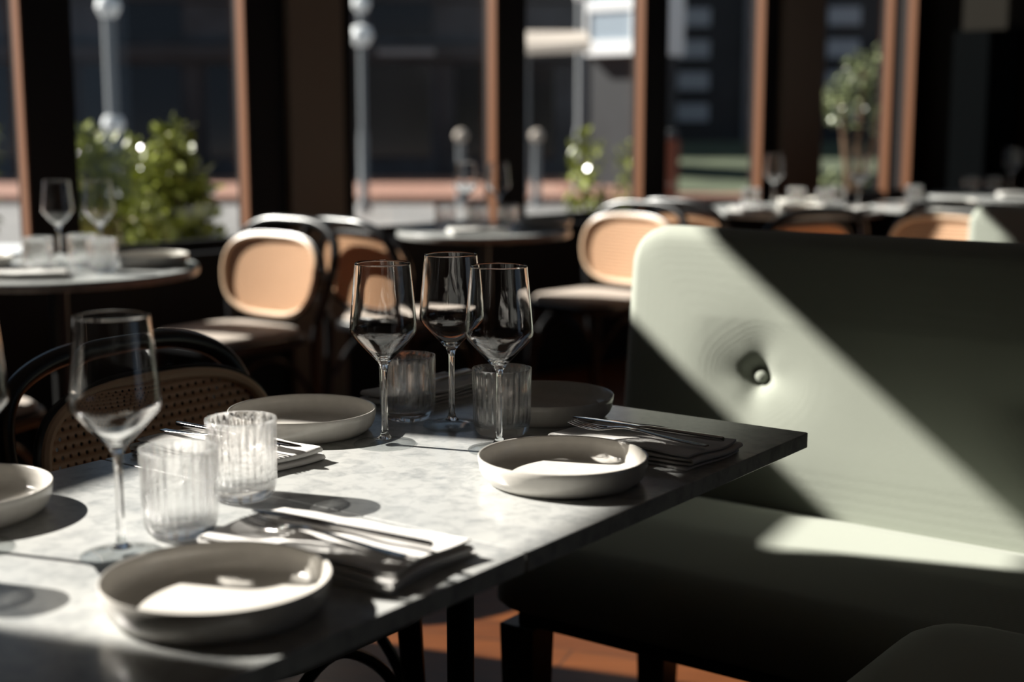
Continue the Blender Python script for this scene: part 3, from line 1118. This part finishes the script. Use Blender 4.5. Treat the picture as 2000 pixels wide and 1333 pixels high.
# crowded table
ware('wine_glass', 'wine glass before the brown column on the crowded bistro table', at(TR, -0.09, 0.02), 0, 'distant wine glasses')
ware('wine_glass', 'wine glass before the olive tree on the crowded bistro table', at(TR, 0.27, -0.02), 0, 'distant wine glasses')
ware('water_tumbler', 'ribbed tumbler at the left of four on the crowded bistro table', at(TR, -0.20, -0.05), 0, 'distant tumblers')
ware('water_tumbler', 'ribbed tumbler before the brown column on the crowded bistro table', at(TR, 0.0, -0.03), 0, 'distant tumblers')
ware('water_tumbler', 'ribbed tumbler next to the plate on the crowded bistro table', at(TR, 0.11, -0.09), 0, 'distant tumblers')
ware('water_tumbler', 'ribbed tumbler below the olive tree on the crowded bistro table', at(TR, 0.19, 0.05), 0, 'distant tumblers')
ware('plate', 'off-white plate at the rear of the crowded bistro table', at(TR, 0.06, 0.20), 0, 'distant plates')
ware('plate', 'off-white plate at the front of the crowded bistro table', at(TR, -0.02, -0.23), 0, 'distant plates')
far_napkin(TR, -0.21, -0.19, 120, 13, 'crowded bistro table, at its left')
far_napkin(TR, 0.20, -0.19, 60, 14, 'crowded bistro table, at its right')
# the two farthest tables
ware('water_tumbler', 'ribbed tumbler on the bistro table left of the far banquette', at(TR2, -0.20, -0.05), 0, 'distant tumblers')
ware('plate', 'off-white plate on the bistro table left of the far banquette', at(TR2, -0.05, -0.15), 0, 'distant plates')
ware('wine_glass', 'wine glass on the farthest bistro table in the corner', at(TF, 0.05, 0.05), 0, 'distant wine glasses')
ware('water_tumbler', 'ribbed tumbler at the left on the farthest bistro table', at(TF, -0.16, 0.02), 0, 'distant tumblers')
ware('water_tumbler', 'ribbed tumbler in the middle of the farthest bistro table', at(TF, -0.05, 0.0), 0, 'distant tumblers')
ware('water_tumbler', 'ribbed tumbler at the right on the farthest bistro table', at(TF, 0.17, 0.03), 0, 'distant tumblers')
far_napkin(TF, 0.03, -0.12, 0, 15, 'farthest bistro table')


# ---------------------------------------------------------------- plants outside
def leaves(rnd, n, cx, cy_, cz, rx, ry, rz, size):
    mb = MB()
    for _ in range(n):
        while True:
            p = Vector((rnd.uniform(-1, 1), rnd.uniform(-1, 1), rnd.uniform(-1, 1)))
            if 0.25 < p.length < 1:
                break
        p = Vector((cx + p.x * rx, cy_ + p.y * ry, cz + p.z * rz))
        s = size * rnd.uniform(0.6, 1.3)
        R_ = Matrix.Rotation(rnd.uniform(0, 6.28), 3, 'Z') @ Matrix.Rotation(rnd.uniform(-1.2, 1.2), 3, 'X') @ Matrix.Rotation(rnd.uniform(-0.6, 0.6), 3, 'Y')
        pr = [(0, 0, 0), (0.30, 0.35, 0.05), (0.22, 0.75, 0.04), (0, 1.1, -0.05), (-0.22, 0.75, 0.04), (-0.30, 0.35, 0.05), (0, 0.5, -0.02)]
        vv = [p + R_ @ (Vector(q) * s) for q in pr]
        mb.add(vv, [(0, 1, 6), (1, 2, 6), (2, 3, 6), (3, 4, 6), (4, 5, 6), (5, 0, 6)])
    return mb


def shrub(label, x, y, blobs, seed, lm=LEAF, size=0.06, pot=(0.17, 0.42), n=1000, name='potted_shrub', cat='shrub', group='shrubs outside the windows', trunk=None):
    rnd = random.Random(seed)
    o = thing(name, label, cat, (x, y, -0.10), 0, group)
    pr, phh = pot
    MB().lathe([(0, 0), (pr * 0.8, 0), (pr, phh), (pr * 0.9, phh), (pr * 0.86, phh - 0.04), (0, phh - 0.05)], 28).build('planter', POT, o)
    mb = MB()
    st = MB()
    for (bx, by, bz, rx, ry, rz) in blobs:
        sub_ = leaves(rnd, int(n * rx * rz / 0.09), bx, by, bz + 0.10, rx, ry, rz, size)
        mb.add(sub_.v, sub_.f)
        st.tube(catmull([(0, 0, phh - 0.06), (bx * 0.4, by * 0.4, phh + (bz - phh) * 0.5), (bx, by, bz + 0.1)], 4), [0.012] * 9 if not trunk else trunk, 6)
    mb.build('foliage', lm, o, smooth=False)
    st.build('stem', STEM, o)
    return o


shrub('leafy shrub at the picture left edge beyond the window', -2.52, 6.3, [(0.02, 0, 0.75, 0.22, 0.22, 0.35), (0.15, 0, 1.02, 0.12, 0.15, 0.16), (-0.05, 0, 0.5, 0.25, 0.2, 0.2)], 1)
shrub('leafy shrub behind the two distant wine glasses', -1.82, 6.58, [(-0.02, 0, 0.50, 0.34, 0.24, 0.24), (-0.05, 0, 0.66, 0.28, 0.22, 0.22), (-0.12, 0, 0.88, 0.13, 0.15, 0.22), (0.09, 0, 0.85, 0.12, 0.15, 0.20)], 2)
shrub('leafy shrub with a tall sunlit peak beside the bronze window strip', -1.44, 6.00, [(0.02, 0, 0.50, 0.25, 0.2, 0.24), (0.02, 0, 0.68, 0.22, 0.2, 0.22), (0.0, 0, 0.90, 0.13, 0.15, 0.20), (0.08, 0, 0.78, 0.13, 0.14, 0.16), (0.05, 0, 1.05, 0.06, 0.07, 0.09)], 3)
shrub('small shrub beyond the middle window, before the white pole', 0.45, 9.0, [(0.0, 0, 0.85, 0.12, 0.14, 0.22), (0.02, 0, 0.55, 0.16, 0.15, 0.2)], 4, n=420, pot=(0.11, 0.42))
shrub('small shrub close to the bronze strip of the middle window', 0.79, 9.2, [(0.0, 0, 0.78, 0.13, 0.14, 0.24), (0.0, 0, 0.55, 0.17, 0.15, 0.2)], 5, n=420, pot=(0.11, 0.42))
t = shrub('olive tree with a bare leaning trunk beyond the narrow window', 2.27, 9.6, [(0.05, 0, 1.42, 0.15, 0.2, 0.16), (-0.08, 0.05, 1.22, 0.17, 0.18, 0.18), (0.17, 0, 1.15, 0.12, 0.14, 0.16)], 6, LEAF_DARK, 0.05, (0.24, 0.45), 620,
          'olive_tree', 'tree', None, [0.022] * 9)
shrub('low green planting at the foot of the olive tree', 2.12, 10.4, [(-0.05, 0, 0.62, 0.28, 0.2, 0.16), (0.25, 0, 0.6, 0.2, 0.2, 0.14)], 7, LEAF_DARK, 0.05, (0.2, 0.4), 420)

# white outdoor table among the shrubs
o = thing('outdoor_table', 'pale round outdoor table among the shrubs beyond the window', 'table', (-1.86, 7.75, -0.10))
MB().lathe([(0, 0.82), (0.26, 0.82), (0.265, 0.835), (0.26, 0.85), (0, 0.85)], 40).build('tabletop', WHITEP, o)
MB().lathe([(0, 0.02), (0.02, 0.02), (0.02, 0.82), (0, 0.82)], 16).build('pedestal_post', GREYP, o)
MB().lathe([(0, 0), (0.2, 0), (0.2, 0.012), (0.02, 0.022), (0, 0.022)], 32).build('pedestal_base', GREYP, o)


# ---------------------------------------------------------------- across the street
def street_lamp(label, x, y, h, heads, r=0.05, group='lamp posts in the street'):
    o = thing('street_lamp', label, 'lamp post', (x, y, -0.10), 0, group)
    MB().lathe([(0, 0), (r * 2.2, 0), (r * 2.2, 0.08), (r * 1.5, 0.12), (r * 1.4, 0.95), (r, 1.05), (r, h), (0, h)], 20).build('pole', GREYP, o)
    for hz, rad in heads:
        MB().lathe([(0, hz - rad), (rad * 0.6, hz - rad * 0.8), (rad, hz), (rad * 0.8, hz + rad * 0.7), (0, hz + rad)], 20).build('lamp_head', WHITEP, o)
    return o


street_lamp('pale lamp post seen through the window at left, above the shrubs', -3.30, 12.0, 4.2, ((2.10, 0.10), (1.15, 0.09)))
street_lamp('lamp post beside the brown column with a white lantern', -1.85, 18.0, 4.2, ((2.17, 0.14), (2.55, 0.11)), 0.04)
street_lamp('slim white post seen in the middle window', 1.0, 21.2, 4.0, ((2.9, 0.1),), 0.06)


def bollard(label, x, y):
    o = thing('bollard', label, 'bollard', (x, y, -0.10), 0, 'bollards across the street')
    MB().lathe([(0, 0), (0.07, 0), (0.06, 0.10), (0.05, 0.8), (0.06, 0.82), (0, 0.84)], 20).build('post', GREYP, o)
    MB().lathe([(0, 0.84), (0.06, 0.86), (0.095, 0.93), (0.06, 1.0), (0, 1.02)], 20).build('ball_top', STONE, o)


bollard('round topped bollard by the middle window post', 0.33, 19.2)
bollard('dim round topped bollard right of the dark shopfront', -0.68, 19.3)

# dark shop building across the street
fb = thing('street_building', 'dark blue-black shop building across the street', 'building', (0, 25.8, 0))
MB().box(-26, 2.2, 0, 6, -0.1, 5.2).build('facade', FACADE, fb, smooth=False)
MB().box(-26, 2.25, -0.25, 0, 2.05, 2.32).build('fascia', FACADE2, fb, smooth=False, bevel=0.02)
MB().box(-26, 2.25, -0.12, 0, 3.05, 3.2).build('cornice', FACADE2, fb, smooth=False, bevel=0.02)
for i in range(12):
    x = -25.2 + i * 2.2
    MB().box(x, x + 1.75, -0.04, 0.02, 0.35, 1.95).build('shop_window', DARKGLASS, fb, smooth=False)
    MB().box(x - 0.26, x - 0.12, -0.10, 0.0, 0.0, 2.05).build('pilaster', FACADE2, fb, smooth=False)
for i in range(6):
    x = -24.5 + i * 4.4
    MB().box(x, x + 1.1, -0.03, 0.02, 2.45, 4.2).build('upper_window', DARKGLASS, fb, smooth=False)
MB().box(-2.35, -1.35, -0.30, -0.22, 2.12, 2.22).build('sign_board', GREYP, fb, smooth=False)

# white bay with blue-grey glazing, lit by the sun
M45 = Matrix.Translation((1.06, 22.6, 0)) @ Matrix.Rotation(radians(-42), 4, 'Z')
wb = thing('glazed_bay', 'white framed bay with blue-grey glazing above the far pavement', 'building', (0, 0, 0))
MB().box(0.0, 1.1, 0.06, 1.2, 2.0, 5.0, M45).build('bay_wall', WHITEP, wb, smooth=False)
for (x0, x1, z0, z1) in ((0.0, 1.1, 2.0, 2.22), (0.0, 1.1, 2.66, 2.82), (0.0, 0.14, 2.22, 2.66), (0.98, 1.1, 2.22, 2.66), (0.0, 1.1, 3.6, 5.0), (0.0, 0.14, 2.82, 3.6), (0.98, 1.1, 2.82, 3.6)):
    MB().box(x0, x1, 0.0, 0.06, z0, z1, M45).build('white_frame', WHITEP, wb, smooth=False)
for (z0, z1) in ((2.22, 2.66), (2.82, 3.6)):
    MB().box(0.14, 0.98, 0.03, 0.06, z0, z1, M45).build('bay_pane', SIGNBLUE, wb, smooth=False)
MB().box(0.05, 1.05, 0.2, 1.1, -0.1, 2.0, M45).build('bay_base', FACADE2, wb, smooth=False)
aw = thing('shop_awning', 'pale sunlit awning edge beside the white bay', 'awning', (0.18, 19.4, 1.90))
MB().add([(0, 0, 0.0), (0.85, -0.35, 0.02), (0.85, -0.33, 0.16), (0, 0.02, 0.12), (0, 0.9, 0.35), (0.85, 0.9, 0.35)], [(0, 1, 2, 3), (3, 2, 5, 4), (0, 3, 4), (1, 5, 2), (0, 4, 5, 1)]).build('canopy', STONE, aw, smooth=False)
MB().box(0.02, 0.06, 0.4, 0.44, -2.03, 0.1).build('support_post', GREYP, aw, smooth=False)

# glazed office building further along, pale mullions
ob = thing('office_building', 'dark glazed building with pale window grids behind the lawn', 'building', (0, 0, 0))
MO = Matrix.Translation((3.6, 29.0, 0)) @ Matrix.Rotation(radians(-8), 4, 'Z')
MB().box(-1.4, 9, 0, 5, -0.1, 9, MO).build('facade', FACADE2, ob, smooth=False)
for i in range(4):
    x = -0.3 + i * 1.45
    for k in range(4):
        z = 0.95 + k * 0.62
        MB().box(x, x + 0.62, -0.05, 0.02, z, z + 0.34, MO).build('office_window', OFFGLASS, ob, smooth=False)
for x in (-1.15, -0.75, 1.0, 2.3):
    MB().box(x, x + 0.12, -0.14, 0.0, 0.4, 3.6, MO).build('pale_fin', GREYP, ob, smooth=False)
lawn = MB().add([(2.3, 20.6, 0.0), (8.5, 20.6, 0.0), (8.5, 25.5, 0.62), (2.9, 25.5, 0.62), (2.3, 20.6, -0.1), (8.5, 20.6, -0.1), (8.5, 25.5, -0.1), (2.9, 25.5, -0.1)],
                [(0, 1, 2, 3), (7, 6, 5, 4), (0, 4, 5, 1), (1, 5, 6, 2), (2, 6, 7, 3), (3, 7, 4, 0)]).build('lawn', GRASS, smooth=False)
tag(lawn, 'strip of green lawn before the glazed building', 'lawn', None, 'structure')
ol = thing('street_litter_bin', 'small orange bin by the black window post', 'bin', (2.15, 19.8, 0))
MB().lathe([(0, 0), (0.13, 0), (0.15, 0.7), (0.13, 0.78), (0, 0.8)], 20).build('bin_body', ORANGE, ol)
MB().lathe([(0, 0.80), (0.14, 0.80), (0.11, 0.88), (0, 0.9)], 20).build('bin_lid', POT, ol)

# ---------------------------------------------------------------- pendant lamps of the room, behind the camera
def pendant(label, x, y):
    o = thing('pendant_lamp', label, 'lamp', (x, y, 2.2), 0, 'pendant lamps')
    MB().lathe([(0.012, 0.26), (0.03, 0.25), (0.12, 0.06), (0.16, 0.0), (0.156, 0.0), (0.116, 0.056), (0.028, 0.24), (0.012, 0.245)], 40).build('lamp_shade', IRON, o)
    MB().tube([(0, 0, 0.25), (0, 0, ZC - 2.2)], 0.004, 8).build('cord', IRON, o)
    em = bpy.data.materials.get('warm_bulb')
    if em is None:
        em = bpy.data.materials.new('warm_bulb')
        em.use_nodes = True
        p = em.node_tree.nodes['Principled BSDF']
        p.inputs['Emission Color'].default_value = (1.0, 0.55, 0.22, 1)
        p.inputs['Emission Strength'].default_value = 14
    MB().lathe([(0, 0.0), (0.022, 0.01), (0.03, 0.035), (0.02, 0.07), (0, 0.09)], 20).build('bulb', em, o)


pendant('black pendant lamp with a warm bulb, first of two behind the camera', 0.6, -0.6)
pendant('black pendant lamp with a warm bulb, second of two behind the camera', 1.6, 0.1)
